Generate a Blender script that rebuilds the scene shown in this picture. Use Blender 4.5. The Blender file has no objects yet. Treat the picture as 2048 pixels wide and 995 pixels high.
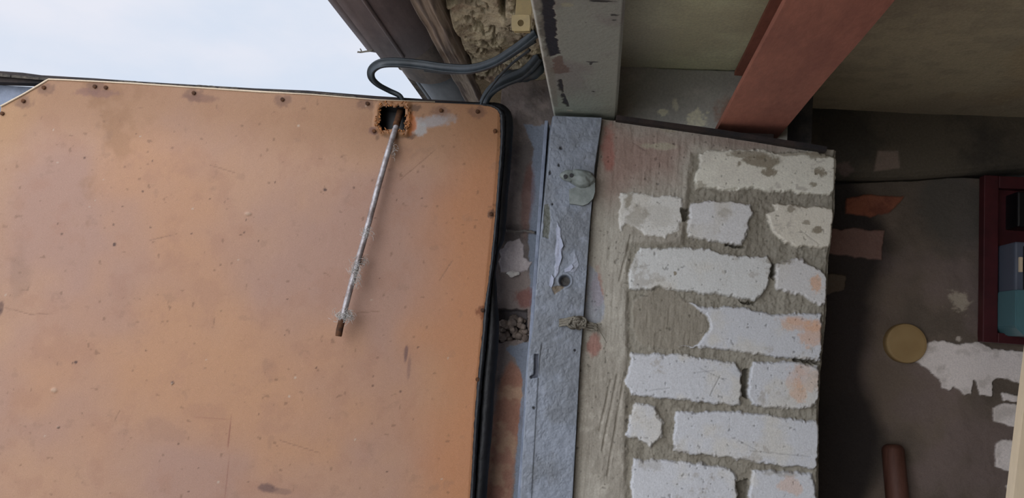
import bpy, bmesh, math, random
import numpy as np
from mathutils import Vector, Matrix, noise as mnoise
random.seed(4)
S = bpy.context.scene
COL = S.collection

# ---------------------------------------------------------------- camera, sky, sun, exposure
F = 1600.0
dy = np.array([176., -193., -F]); dz = np.array([1080., 14250., -F])
dy /= np.linalg.norm(dy); dz = dz - dy * (dz @ dy); dz /= np.linalg.norm(dz); dx = np.cross(dy, dz)
EYE = np.array([0, 0, 1.6])
cd = bpy.data.cameras.new('camera'); cam = bpy.data.objects.new('camera', cd); COL.objects.link(cam)
cd.sensor_width = 36; cd.lens = F / 2048 * 36; cd.clip_start = .02
M4 = Matrix(((dx[0], dx[1], dx[2], 0), (dy[0], dy[1], dy[2], 0), (dz[0], dz[1], dz[2], 1.6), (0, 0, 0, 1)))
cam.matrix_world = M4
S.camera = cam
S.view_settings.view_transform = 'Standard'; S.view_settings.look = 'None'
S.view_settings.gamma = 1; S.view_settings.use_curve_mapping = False
S.view_settings.exposure = 0.22

w = bpy.data.worlds.new('sky'); S.world = w; w.use_nodes = True
nt = w.node_tree; nt.nodes.clear()
tc = nt.nodes.new('ShaderNodeTexCoord'); mp = nt.nodes.new('ShaderNodeMapping'); mp.inputs['Scale'].default_value = (1, 1, 2.2)
nz = nt.nodes.new('ShaderNodeTexNoise'); nz.inputs['Scale'].default_value = 3.2; nz.inputs['Detail'].default_value = 6; nz.inputs['Roughness'].default_value = .5
rp = nt.nodes.new('ShaderNodeValToRGB')
rp.color_ramp.elements[0].position = .38; rp.color_ramp.elements[0].color = (.64, .735, .88, 1)
rp.color_ramp.elements[1].position = .62; rp.color_ramp.elements[1].color = (.80, .82, .91, 1)
bg = nt.nodes.new('ShaderNodeBackground'); bg.inputs['Strength'].default_value = 1.0
wo = nt.nodes.new('ShaderNodeOutputWorld')
L = nt.links.new
L(tc.outputs['Generated'], mp.inputs['Vector']); L(mp.outputs[0], nz.inputs['Vector']); L(nz.outputs['Fac'], rp.inputs[0])
# overcast sky, brighter where the hidden sun stands (behind the viewer, outside the gate)
dt = nt.nodes.new('ShaderNodeVectorMath'); dt.operation = 'DOT_PRODUCT'; dt.inputs[1].default_value = Vector((-.32, -.94, .02)).normalized()
L(tc.outputs['Generated'], dt.inputs[0])
mr_ = nt.nodes.new('ShaderNodeMapRange'); mr_.interpolation_type = 'SMOOTHSTEP'
mr_.inputs['From Min'].default_value = -.1; mr_.inputs['From Max'].default_value = .9; mr_.inputs['To Min'].default_value = .86; mr_.inputs['To Max'].default_value = 2.4
L(dt.outputs['Value'], mr_.inputs['Value']); L(mr_.outputs[0], bg.inputs['Strength'])
L(rp.outputs[0], bg.inputs['Color']); L(bg.outputs[0], wo.inputs[0])

sd_ = bpy.data.lights.new('sun', 'SUN'); sd_.energy = 1.0; sd_.angle = math.radians(50); sd_.color = (1, .97, .93)
sun = bpy.data.objects.new('sun', sd_); COL.objects.link(sun)
sun.rotation_euler = Vector((.34, .85, -.16)).to_track_quat('-Z', 'Y').to_euler()

# ---------------------------------------------------------------- helpers
def ray(px, py):
    c = np.array([px - 1024, -(py - 497.5), -F]); return np.array([c @ dx, c @ dy, c @ dz])
def hit(px, py, o, n):
    r = ray(px, py); o = np.array(o); n = np.array(n); return EYE + r * (((o - EYE) @ n) / (r @ n))
class Plane:
    """real plane in the place; U to the right, V up / away, N towards the viewer"""
    def __init__(s, o, u, v, n): s.o, s.u, s.v, s.n = [np.array(a, float) for a in (o, u, v, n)]
    def uv(s, p):
        out = []
        for q in p:
            h = hit(q[0], q[1], s.o, s.n) - s.o; out.append((h @ s.u, h @ s.v))
        return np.array(out)
    def at(s, px, py, off=0):
        return hit(px, py, s.o + s.n * off, s.n)
    def pts(s, U, V, H): return s.o + U[..., None] * s.u + V[..., None] * s.v + H[..., None] * s.n
def wallY(y): return Plane((0, y, 0), (1, 0, 0), (0, 0, 1), (0, -1, 0))
def ceilZ(z): return Plane((0, 0, z), (1, 0, 0), (0, 1, 0), (0, 0, -1))

def lin(c):
    c = np.array(c, float) / 255.
    return np.where(c <= .04045, c / 12.92, ((c + .055) / 1.055) ** 2.4)
def _h(i, j, s):
    i = i.astype(np.int64); j = j.astype(np.int64)
    n = (i * 374761393 + j * 668265263 + s * 1442695041) & 0xffffffff
    n = ((n ^ (n >> 13)) * 1274126177) & 0xffffffff
    n = (n ^ (n >> 16)) & 0xffffffff
    return n / 4294967295.
def vn(x, y, s):
    xi = np.floor(x); yi = np.floor(y); fx = x - xi; fy = y - yi
    fx = fx * fx * (3 - 2 * fx); fy = fy * fy * (3 - 2 * fy)
    a = _h(xi, yi, s); b = _h(xi + 1, yi, s); c = _h(xi, yi + 1, s); d = _h(xi + 1, yi + 1, s)
    return (a + (b - a) * fx) * (1 - fy) + (c + (d - c) * fx) * fy
def fbm(x, y, cell, octv=4, s=1, rough=.5):
    """0..1 noise, largest feature = cell metres"""
    t = 0; a = 1; tot = 0; f = 1. / cell
    for k in range(octv):
        t = t + a * vn(x * f + 17.3 * k + 1000, y * f + 9.1 * k + 1000, s + k * 7); tot += a; a *= rough; f *= 2.03
    return t / tot
def sdp(U, V, poly):
    """signed distance to polygon, + inside"""
    d = np.full(U.shape, 1e9); ins = np.zeros(U.shape, bool); n = len(poly)
    for i in range(n):
        ax, ay = poly[i]; bx, by = poly[(i + 1) % n]
        ex, ey = bx - ax, by - ay; l = ex * ex + ey * ey + 1e-12
        t = np.clip(((U - ax) * ex + (V - ay) * ey) / l, 0, 1)
        d = np.minimum(d, (U - ax - t * ex) ** 2 + (V - ay - t * ey) ** 2)
        if abs(ey) > 1e-9:
            c = ((ay > V) != (by > V)) & (U < (V - ay) * ex / ey + ax); ins ^= c
    d = np.sqrt(d); return np.where(ins, d, -d)
def sst(a, b, x):
    t = np.clip((x - a) / (b - a), 0, 1); return t * t * (3 - 2 * t)
def mix(c, d, m):
    return c + (np.asarray(d) - c) * m[..., None]
def blob(U, V, pl, px, py, rx, ry, s=1, ragged=.5):
    """ragged elliptical mark centred at a spot, radii in metres"""
    c = pl.uv([(px, py)])[0]
    r = np.sqrt(((U - c[0]) / rx) ** 2 + ((V - c[1]) / ry) ** 2)
    return 1 - sst(.7, 1.25, r + (fbm(U, V, max(rx, ry) * .6, 4, s, .65) - .5) * 2 * ragged)

def finish(name, me, mat, parent=None, smooth=True):
    if mat:
        for m in (mat if isinstance(mat, (list, tuple)) else [mat]): me.materials.append(m)
    if smooth: me.polygons.foreach_set('use_smooth', [True] * len(me.polygons))
    o = bpy.data.objects.new(name, me); COL.objects.link(o)
    if parent is not None:
        o.parent = parent
        if parent.type == 'EMPTY': o.matrix_parent_inverse = Matrix.Translation(parent.location).inverted()
    return o
def tag(o, label=None, cat=None, group=None, kind=None):
    for k, v in (('label', label), ('category', cat), ('group', group), ('kind', kind)):
        if v: o[k] = v
    return o
def empty(name, loc):
    o = bpy.data.objects.new(name, None); o.location = loc; COL.objects.link(o); o.empty_display_size = .05; return o

def relief(name, pl, U, V, H, C, mat, depth=.02, cut=None, parent=None, smooth=True, back_cap=True):
    """solid body whose front is a dense, really displaced grid; colours are the material's own"""
    nr, nc = U.shape
    P = pl.pts(U, V, H).reshape(-1, 3)
    idx = np.arange(nr * nc).reshape(nr, nc)
    q = np.stack([idx[:-1, :-1], idx[:-1, 1:], idx[1:, 1:], idx[1:, :-1]], -1).reshape(-1, 4)
    # orient towards N
    a, b, c, _ = P[q[len(q) // 2]]
    if np.cross(b - a, c - b) @ pl.n < 0: q = q[:, ::-1]; flip = True
    else: flip = False
    if cut is not None:
        m = cut.reshape(-1); keep = ~(m[q].mean(1) > .5); q = q[keep]
    ring = np.concatenate([idx[0, :-1], idx[:-1, -1], idx[-1, :0:-1], idx[:0:-1, 0]])
    back = P[ring] - pl.n * 0
    hh = H.reshape(-1)[ring]
    back = back - pl.n * (depth + hh)[:, None]
    n0 = len(P); k = len(ring)
    j = np.arange(k); j2 = (j + 1) % k
    sk = np.stack([ring[j2], ring[j], n0 + j, n0 + j2], -1)
    if flip: sk = sk[:, ::-1]
    allP = np.concatenate([P, back])
    nq = len(q) + len(sk)
    loops = np.concatenate([q.reshape(-1), sk.reshape(-1), (n0 + j)[::-1] if not flip else (n0 + j)])
    me = bpy.data.meshes.new(name)
    me.vertices.add(len(allP)); me.vertices.foreach_set('co', allP.reshape(-1).astype(np.float32))
    if not back_cap: loops = loops[:nq * 4]
    me.loops.add(len(loops)); me.loops.foreach_set('vertex_index', loops.astype(np.int32))
    ls = np.concatenate([np.arange(nq) * 4, [nq * 4]]).astype(np.int32)
    if not back_cap: ls = ls[:-1]
    me.polygons.add(nq + (1 if back_cap else 0)); me.polygons.foreach_set('loop_start', ls)
    me.update(calc_edges=True); me.validate()
    Cc = C.reshape(-1, 3); Cc = np.concatenate([Cc, Cc[ring]]); Cc = np.clip(Cc, 0.001, 1)
    at = me.color_attributes.new('Col', 'FLOAT_COLOR', 'POINT')
    at.data.foreach_set('color', np.concatenate([Cc, np.ones((len(Cc), 1))], 1).reshape(-1).astype(np.float32))
    o = finish(name, me, mat, parent, smooth)
    return o
def grid(us, vs):
    return np.meshgrid(us, vs)
def axis(a, b, step, c=None, cstep=.08):
    r = np.arange(a, b, step if b > a else -step)
    if c is not None: r = np.concatenate([r, np.arange(b, c, cstep if c > b else -cstep), [c]])
    else: r = np.concatenate([r, [b]])
    return r
def const(U, c): return np.broadcast_to(lin(c), U.shape + (3,)).copy()

def mesh_from(name, verts, faces, mat, parent=None, smooth=False, col=None):
    me = bpy.data.meshes.new(name); me.from_pydata([tuple(v) for v in verts], [], faces); me.update()
    return finish(name, me, mat, parent, smooth)
def from_bm(name, bm, mat, parent=None, smooth=False):
    bmesh.ops.recalc_face_normals(bm, faces=bm.faces)
    me = bpy.data.meshes.new(name); bm.to_mesh(me); bm.free()
    return finish(name, me, mat, parent, smooth)
def bbox(bm, x0, x1, y0, y1, z0, z1, bev=0, mi=0):
    vs = [bm.verts.new((x, y, z)) for x in (x0, x1) for y in (y0, y1) for z in (z0, z1)]
    fs = [bm.faces.new([vs[i] for i in f]) for f in ((0, 1, 3, 2), (4, 6, 7, 5), (0, 4, 5, 1), (2, 3, 7, 6), (0, 2, 6, 4), (1, 5, 7, 3))]
    for f in fs: f.material_index = mi
    if bev:
        es = {e for f in fs for e in f.edges}
        bmesh.ops.bevel(bm, geom=list(es), offset=bev, segments=2, affect='EDGES', profile=.6)
    return bm
def box(name, x0, x1, y0, y1, z0, z1, mat, parent=None, bev=0):
    return from_bm(name, bbox(bmesh.new(), x0, x1, y0, y1, z0, z1, bev), mat, parent)
def extrude_poly(name, pl, pts, d0, d1, mat, parent=None, smooth=False, holes=None):
    """polygon in plane coordinates, between offsets d0 (front) and d1 (back) along N"""
    bm = bmesh.new(); n = len(pts)
    f = [bm.verts.new(pl.o + p[0] * pl.u + p[1] * pl.v + pl.n * d0) for p in pts]
    b = [bm.verts.new(pl.o + p[0] * pl.u + p[1] * pl.v + pl.n * d1) for p in pts]
    bm.faces.new(f); bm.faces.new(b[::-1])
    for i in range(n): bm.faces.new((f[i], b[i], b[(i + 1) % n], f[(i + 1) % n]))
    return from_bm(name, bm, mat, parent, smooth)
def smooth_path(pts, n):
    P = [Vector(p) for p in pts]; out = []
    m = len(P)
    for i in range(m - 1):
        p0 = P[max(i - 1, 0)]; p1 = P[i]; p2 = P[i + 1]; p3 = P[min(i + 2, m - 1)]
        for k in range(n):
            t = k / n
            out.append(.5 * ((2 * p1) + (-p0 + p2) * t + (2 * p0 - 5 * p1 + 4 * p2 - p3) * t * t + (-p0 + 3 * p1 - 3 * p2 + p3) * t ** 3))
    out.append(P[-1]); return out
def tube_bm(bm, pts, rad, seg=10, ref=None, asp=1.0, jit=0, section=None):
    """sweep; rad scalar or list per point; section: list of (a,b) unit offsets"""
    n = len(pts); rings = []; up = Vector(ref) if ref else None; prev = None
    if section is None: section = [(math.cos(2 * math.pi * k / seg), asp * math.sin(2 * math.pi * k / seg)) for k in range(seg)]
    for i in range(n):
        t = (pts[min(i + 1, n - 1)] - pts[max(i - 1, 0)]).normalized()
        if prev is None:
            r = up or (Vector((0, 0, 1)) if abs(t.z) < .9 else Vector((1, 0, 0)))
        else: r = prev
        if up is not None: r = up
        a = (r - t * r.dot(t)).normalized(); b = t.cross(a); prev = a
        ra = rad[i] if hasattr(rad, '__len__') else rad
        rings.append([bm.verts.new(pts[i] + (a * x + b * y) * ra * (1 + (random.random() - .5) * jit)) for x, y in section])
    m = len(section)
    for i in range(n - 1):
        for k in range(m):
            bm.faces.new((rings[i][k], rings[i][(k + 1) % m], rings[i + 1][(k + 1) % m], rings[i + 1][k]))
    bm.faces.new(rings[0][::-1]); bm.faces.new(rings[-1])
    return bm

# ---------------------------------------------------------------- materials
def pmat(name, base=None, rough=.8, n_scale=200, n_amt=.25, bump=.3, b_scale=400, b_dist=.002, metal=0, spec=.3,
         base2=None, s2=12, stretch=(1, 1, 1), b2_scale=None, b2_amt=.0, alpha=None):
    """procedural: own colour (attribute or constant, optionally blotched with a second) x fine noise, plus bump"""
    m = bpy.data.materials.new(name); m.use_nodes = True; t = m.node_tree; N = t.nodes; l = t.links.new
    b = N['Principled BSDF']; b.inputs['Roughness'].default_value = rough; b.inputs['Metallic'].default_value = metal
    b.inputs['Specular IOR Level'].default_value = spec
    tc = N.new('ShaderNodeTexCoord'); mp = N.new('ShaderNodeMapping'); mp.inputs['Scale'].default_value = stretch
    l(tc.outputs['Object'], mp.inputs[0])
    if base is None:
        a = N.new('ShaderNodeAttribute'); a.attribute_name = 'Col'; src = a.outputs['Color']
    else:
        if base2 is not None:
            q = N.new('ShaderNodeTexNoise'); q.inputs['Scale'].default_value = s2; q.inputs['Detail'].default_value = 7; q.inputs['Roughness'].default_value = .65
            l(mp.outputs[0], q.inputs['Vector'])
            r = N.new('ShaderNodeValToRGB'); r.color_ramp.elements[0].position = .4; r.color_ramp.elements[1].position = .62
            r.color_ramp.elements[0].color = (*lin(base), 1); r.color_ramp.elements[1].color = (*lin(base2), 1)
            l(q.outputs['Fac'], r.inputs[0]); src = r.outputs[0]
        else:
            r = N.new('ShaderNodeRGB'); r.outputs[0].default_value = (*lin(base), 1); src = r.outputs[0]
    q = N.new('ShaderNodeTexNoise'); q.inputs['Scale'].default_value = n_scale; q.inputs['Detail'].default_value = 5; q.inputs['Roughness'].default_value = .7
    l(mp.outputs[0], q.inputs['Vector'])
    mr = N.new('ShaderNodeMapRange'); mr.inputs['From Min'].default_value = .25; mr.inputs['From Max'].default_value = .75
    mr.inputs['To Min'].default_value = 1 - n_amt; mr.inputs['To Max'].default_value = 1 + n_amt
    l(q.outputs['Fac'], mr.inputs['Value'])
    mx = N.new('ShaderNodeVectorMath'); mx.operation = 'SCALE'
    l(src, mx.inputs[0]); l(mr.outputs[0], mx.inputs['Scale']); l(mx.outputs[0], b.inputs['Base Color'])
    if bump:
        q2 = N.new('ShaderNodeTexNoise'); q2.inputs['Scale'].default_value = b_scale; q2.inputs['Detail'].default_value = 4; q2.inputs['Roughness'].default_value = .6
        l(mp.outputs[0], q2.inputs['Vector'])
        bp = N.new('ShaderNodeBump'); bp.inputs['Strength'].default_value = bump; bp.inputs['Distance'].default_value = b_dist
        l(q2.outputs['Fac'], bp.inputs['Height'])
        if b2_scale:
            q3 = N.new('ShaderNodeTexNoise'); q3.inputs['Scale'].default_value = b2_scale; q3.inputs['Detail'].default_value = 5
            l(mp.outputs[0], q3.inputs['Vector'])
            bp2 = N.new('ShaderNodeBump'); bp2.inputs['Strength'].default_value = b2_amt; bp2.inputs['Distance'].default_value = .008
            l(q3.outputs['Fac'], bp2.inputs['Height']); l(bp2.outputs[0], bp.inputs['Normal'])
        l(bp.outputs[0], b.inputs['Normal'])
    if alpha is not None: b.inputs['Alpha'].default_value = alpha
    return m
M_masonry = pmat('masonry', None, .95, 350, .16, .5, 300, .0015, spec=.15)
M_board = pmat('hardboard', None, .62, 900, .24, .25, 700, .0006, spec=.35)
M_paint = pmat('old_paint', None, .5, 350, .12, .45, 180, .0022, spec=.45)
M_concrete = pmat('concrete', None, .95, 220, .18, .4, 180, .002, spec=.15)
M_rough = pmat('rough_mortar', None, 1, 300, .25, .8, 260, .003, spec=.1)
M_redsteel = pmat('red_primer', (172, 112, 94), .7, 120, .18, .3, 200, .001, base2=(152, 98, 84), s2=9, stretch=(1, .35, 1))
M_rubber = pmat('black_rubber', (12, 13, 17), .5, 150, .3, .5, 120, .002, spec=.4, base2=(22, 23, 28), s2=40)
M_gutter = pmat('weathered_gutter', (96, 88, 90), .7, 90, .2, .3, 150, .001, base2=(116, 106, 106), s2=14, stretch=(1, .25, 1))
M_gutter3 = pmat('gutter_teal', (66, 74, 82), .6, 90, .2, .3, 150, .001, base2=(84, 90, 96), s2=14, stretch=(1, .25, 1))
M_gutter2 = pmat('gutter_brown', (104, 92, 82), .7, 90, .2, .3, 150, .001, base2=(70, 62, 58), s2=30, stretch=(1, .25, 1))
M_steel = pmat('bare_steel', (172, 168, 170), .42, 160, .25, .3, 300, .0006, metal=.3, base2=(128, 116, 112), s2=60)
M_rust = pmat('rust', (96, 62, 38), .9, 200, .3, .5, 300, .001, base2=(62, 42, 30), s2=80)
M_cable = pmat('cable_sheath', (32, 40, 45), .42, 150, .2, .2, 200, .0005, spec=.5, base2=(48, 56, 62), s2=30)
M_dark = pmat('dark_steel', (38, 36, 38), .8, 150, .3, .4, 200, .001, base2=(58, 48, 44), s2=20)
M_blue = pmat('grey_blue_paint', (126, 134, 150), .55, 100, .15, .5, 90, .002, base2=(104, 112, 128), s2=30)
M_felt = pmat('roofing_felt', (62, 58, 54), 1, 120, .3, .8, 160, .004, base2=(96, 88, 78), s2=30)
M_wood = pmat('weathered_wood', None, .95, 160, .2, .6, 120, .003, spec=.1, stretch=(1, .15, 1))
M_handle = pmat('brown_wood', (118, 82, 70), .6, 60, .2, .3, 80, .001, base2=(76, 46, 36), s2=10, stretch=(1, 1, .2))
M_pale = pmat('pale_wood', (206, 184, 152), .7, 60, .12, .2, 90, .001, base2=(222, 202, 172), s2=8, stretch=(1, 1, .1))
M_redwood = pmat('dark_red_paint', (74, 30, 34), .5, 60, .15, .2, 60, .001, base2=(62, 26, 30), s2=12)
M_black = pmat('black_plastic', (14, 14, 18), .35, 60, .1, 0, spec=.5)
M_teal = pmat('teal_plastic', (84, 122, 128), .35, 60, .06, 0, spec=.5)
M_grey = pmat('grey_plastic', (88, 94, 108), .4, 60, .06, 0, spec=.5)
M_bakelite = pmat('tan_plastic', (172, 144, 100), .6, 80, .1, .1, 60, .001, base2=(156, 128, 86), s2=20)
M_beige = pmat('beige_plastic', (168, 150, 112), .6, 80, .12, .1, 60, .001, base2=(170, 150, 108), s2=40)
M_rag = pmat('rag_cloth', (128, 122, 110), 1, 200, .25, .6, 300, .002, base2=(104, 98, 88), s2=60)
M_web = pmat('cobweb', (200, 196, 190), 1, 200, .1, 0, alpha=.55)
M_ground = pmat('ground', (200, 194, 184), 1, 3, .15, .3, 20, .01, base2=(184, 178, 168), s2=2)
M_floor = pmat('floor_concrete', (180, 174, 166), .95, 5, .15, .3, 20, .01)
M_plain = pmat('plain_plaster', (190, 182, 172), .95, 8, .2, .3, 30, .004, base2=(170, 160, 150), s2=3)
M_edge = pmat('pale_edge', (206, 186, 160), .7, 200, .15, .2, 300, .0005)
M_chip = pmat('paint_flake', (152, 156, 172), .6, 100, .1, .2, 200, .0005)

JP = wallY(1.40)
ZL = 2.007; ZC = 2.124; YS = 1.72

# ---------------------------------------------------------------- garage shell
# ground and floor
tag(box('ground', -14, -.20, -8, 10, -.12, -.02, M_ground), kind='structure')
tag(box('floor', -.20, 6.2, -2.45, 1.86, -.12, 0, M_floor), kind='structure')
tag(box('wall_back', 6.0, 6.2, -2.45, 1.86, 0, ZC, M_plain), kind='structure')
tag(box('wall_left', -.20, 6.0, -2.45, -2.30, 0, ZC, M_plain), kind='structure')
tag(box('wall_entrance', -.20, .38, -2.30, -1.85, 0, ZC, M_plain), kind='structure')
tag(box('roof', -.30, 6.2, -2.6, 5.0, ZC + .16, ZC + .24, M_felt), kind='structure')

# ---- brick pier (end of the front wall): plaster, mortar and white bricks in real relief
B = [
 [(1416,300),(1502,299),(1560,303),(1635,300),(1674,317),(1673,370),(1662,391),(1604,387),(1553,382),(1502,377),(1461,381),(1406,377),(1392,381),(1387,357),(1399,322),(1396,311)],
 [(1240,384),(1276,384),(1307,391),(1338,387),(1365,398),(1365,439),(1358,459),(1331,475),(1290,473),(1273,456),(1249,447),(1242,464),(1237,459)],
 [(1382,405),(1413,399),(1502,406),(1510,425),(1497,446),(1488,490),(1468,491),(1399,480),(1379,473),(1375,459),(1376,418)],
 [(1543,406),(1563,408),(1666,415),(1669,439),(1664,490),(1652,495),(1604,495),(1570,487),(1546,469),(1536,446),(1532,428),(1550,418)],
 [(1280,493),(1331,495),(1416,497),(1461,510),(1502,512),(1536,510),(1543,528),(1541,560),(1535,577),(1512,602),(1444,590),(1357,583),(1320,575),(1297,578),(1256,579),(1254,550),(1262,530),(1272,505)],
 [(1550,540),(1553,525),(1570,521),(1608,516),(1638,538),(1656,549),(1654,608),(1640,611),(1599,590),(1553,581),(1549,560)],
 [(1375,606),(1416,613),(1480,613),(1549,627),(1617,627),(1646,627),(1644,720),(1594,718),(1526,711),(1453,700),(1361,693),(1393,689),(1407,673),(1421,654),(1411,627)],
 [(1261,705),(1347,707),(1416,716),(1471,723),(1485,746),(1482,810),(1434,807),(1329,796),(1263,791),(1249,759),(1258,732)],
 [(1505,723),(1572,721),(1636,730),(1641,746),(1638,796),(1631,810),(1599,820),(1535,814),(1503,810),(1495,796),(1498,737)],
 [(1270,803),(1311,810),(1320,837),(1327,846),(1325,874),(1302,897),(1293,887),(1270,878),(1249,874),(1258,833)],
 [(1350,823),(1434,820),(1526,826),(1599,837),(1636,842),(1641,869),(1636,929),(1626,937),(1572,933),(1453,915),(1347,903),(1345,878)],
 [(1267,917),(1366,920),(1462,935),(1475,951),(1474,1030),(1258,1020),(1263,951)],
 [(1503,938),(1572,940),(1626,945),(1636,995),(1638,1038),(1495,1034),(1497,970)],
 [(1350,1040),(1526,1050),(1634,1058),(1634,1150),(1453,1138),(1350,1130)],
 [(1262,1140),(1462,1152),(1470,1245),(1258,1235)], [(1500,1162),(1632,1170),(1632,1258),(1495,1250)]]
edgeL = JP.uv([(1203, 240), (1196, 330), (1181, 450), (1169, 620), (1160, 720), (1146, 995)])
edgeR = JP.uv([(1674, 300), (1673, 392), (1661, 495), (1656, 610), (1645, 720), (1642, 800), (1641, 995)])
topP = JP.uv([(1203, 238), (1300, 250), (1400, 266), (1500, 281), (1600, 294), (1675, 300)])
def poly_x(e, v):  # x of a near vertical edge at height v
    o = np.argsort(e[:, 1]); return np.interp(v, e[o, 1], e[o, 0])
def poly_z(e, u):
    o = np.argsort(e[:, 0]); return np.interp(u, e[o, 0], e[o, 1])
s = np.linspace(0, 1, 350); tt = axis(0, 1.0, .0013, 1.94, .06)
Sg, Tg = grid(s, tt)
V = 1.99 - Tg; U = poly_x(edgeL, V) + Sg * (poly_x(edgeR, V) - poly_x(edgeL, V))
V = poly_z(topP, U) - Tg
wx = U + (fbm(U, V, .014, 4, 3, .7) - .5) * .010; wz = V + (fbm(U, V, .014, 4, 9, .7) - .5) * .010
n1 = fbm(U, V, .12, 5, 21); n2 = fbm(U, V, .02, 5, 33, .6); n3 = fbm(U, V, .005, 3, 41)
# vertical trowel streaks on plaster
st = fbm(U, V * .12, .006, 4, 51, .6)
C = const(U, (168, 162, 150)); C = mix(C, lin((150, 143, 131)), sst(.35, .7, n1)); C = mix(C, lin((180, 173, 160)), sst(.55, .8, n2) * .6)
H = (n1 - .5) * .006 + (n2 - .5) * .0035 + (st - .5) * .0022 + (n3 - .5) * .0008
# reddish plaster in the upper left
red = sst(-.02, .05, sdp(wx, wz, JP.uv([(1200, 240), (1420, 262), (1640, 300), (1400, 300), (1370, 380), (1270, 380), (1215, 420), (1190, 400)])) + (n1 - .5) * .06)
C = mix(C, lin((140, 108, 98)), red * .65)
for (a, b, rx, ry) in ((1193, 580, .012, .035), (1188, 690, .012, .02), (1215, 300, .015, .04)): C = mix(C, lin((150, 88, 78)), blob(U, V, JP, a, b, rx, ry, 5) * .6)
C = mix(C, lin((150, 156, 168)), sst(0, .004, sdp(wx, wz, JP.uv([(1176, 520), (1195, 545), (1212, 600), (1210, 640), (1190, 655), (1165, 650)]))) * .7)
C = mix(C, lin((168, 160, 140)), blob(U, V, JP, 1320, 292, .03, .006, 7) * .8); C = mix(C, lin((160, 150, 132)), blob(U, V, JP, 1340, 258, .022, .006, 8) * .8)
# darker fresh mortar patch
dm = sst(-.001, .003, sdp(wx, wz, JP.uv([(1265, 600), (1300, 580), (1345, 576), (1370, 600), (1405, 615), (1421, 655), (1407, 675), (1393, 692), (1350, 700), (1280, 690), (1262, 650)])))
C = mix(C, lin((132, 124, 110)), dm * .8); H = H + dm * .002
mort = sst(0, .01, sdp(U, V, JP.uv([(1380, 300), (1680, 300), (1680, 1500), (1240, 1500), (1250, 480), (1360, 480)])))
C = mix(C, lin((122, 116, 102)), mort * .6 * (1 - dm))
H = H - mort * .005 + mort * (1 - dm) * (fbm(U, V, .014, 4, 61, .6) - .5) * .008
bm_all = np.zeros(U.shape)
for i, p in enumerate(B):
    d = sdp(wx, wz, JP.uv(p)) + (n3 - .5) * .0012 + (n2 - .5) * .002
    m = sst(-.0003, .0016, d); hb = sst(-.001, .004, d)
    bm_all = np.maximum(bm_all, m)
    tint = [(212, 208, 194), (206, 203, 196), (203, 201, 199), (208, 201, 186), (200, 199, 195), (198, 195, 192)][i] if i < 6 else (192, 192, 194)
    nb = fbm(U, V, .05, 5, 90 + i)
    c = mix(const(U, tint), lin((196, 190, 178)), sst(.5, .75, nb) * .6)
    H = H * (1 - hb) + hb * (.0035 + (n1 - .5) * .002 + (n2 - .5) * .0008 + (n3 - .5) * .0004)
    C = mix(C, c, m)
# grey smears of mortar and dirt around the brick rims, chips, scratches
for (a, b, rx, ry, k) in ((1520, 325, .03, .010, .9), (1540, 345, .012, .007, .9), (1640, 345, .010, .007, .9), (1626, 370, .006, .004, .8), (1500, 310, .03, .006, .8), (1580, 305, .05, .006, .7), (1636, 310, .02, .006, .8),
        (1582, 418, .007, .006, .8), (1633, 460, .008, .005, .9), (1612, 445, .006, .004, .7), (1258, 400, .008, .016, .7), (1275, 430, .015, .02, .5), (1448, 427, .011, .011, .35), (1310, 430, .03, .02, .2),
        (1350, 547, .003, .004, .9), (1560, 520, .02, .006, .7), (1400, 375, .01, .01, .6), (1600, 835, .02, .004, .6), (1320, 825, .008, .008, .5), (1345, 900, .02, .006, .4), (1440, 925, .05, .006, .5), (1560, 945, .03, .006, .4), (1300, 925, .02, .01, .3), (1270, 520, .006, .03, .4), (1480, 505, .03, .006, .6)):
    C = mix(C, lin((132, 122, 104)), blob(U, V, JP, a, b, rx, ry, int(a), .9) * k * bm_all)
for (a, b, rx, ry, k) in ((1632, 566, .012, .016, .8), (1600, 650, .030, .012, .6), (1622, 668, .016, .018, .65), (1590, 640, .03, .006, .4), (1610, 760, .025, .02, .35), (1594, 785, .012, .018, .55), (1585, 970, .02, .014, .45), (1605, 740, .02, .01, .3)):
    C = mix(C, lin((206, 152, 108)), blob(U, V, JP, a, b, rx, ry, int(b), .9) * k * .75 * bm_all)
sc = fbm(U, V, .035, 5, 77, .7); C = mix(C, lin((160, 152, 142)), (sst(.66, .76, sc)) * .55 * bm_all)
pits = sst(.80, .86, fbm(U, V, .006, 2, 79)); H = H - pits * .0010; C = C * (1 - .35 * pits[..., None])
# scratched line and dark open joints
def scratch(U, V, pl, a, b, wd):
    q = pl.uv([a, b]); d = sdp(U + (n2 - .5) * .002, V, np.array([q[0], q[1], q[1] + 1e-5])); return 1 - sst(wd * .4, wd, np.abs(d))
for a, b in (((1478, 880), (1510, 897)), ((1270, 535), (1300, 530)), ((1300, 780), (1340, 775)), ((1420, 790), (1440, 750)), ((1400, 735), (1450, 760)), ((1390, 745), (1430, 740)), ((1290, 300), (1266, 285)), ((1600, 460), (1640, 490)), ((1500, 900), (1620, 912))):
    m = scratch(U, V, JP, a, b, .0012); H = H - m * .0008; C = C * (1 - .2 * m[..., None])
for p in ([(1485, 738), (1497, 738), (1495, 800), (1484, 790)], [(1362, 418), (1376, 415), (1374, 440), (1364, 445)], [(1543, 525), (1552, 525), (1548, 560), (1542, 550)], [(1590, 717), (1642, 722), (1642, 727), (1590, 721)], [(1450, 489), (1492, 492), (1490, 496), (1450, 493)], [(1476, 965), (1496, 960), (1494, 1030), (1476, 1030)], [(1480, 600), (1510, 604), (1508, 608), (1490, 606)]):
    m = sst(-.001, .002, sdp(wx, wz, JP.uv(p))); H = H - m * .022
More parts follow.
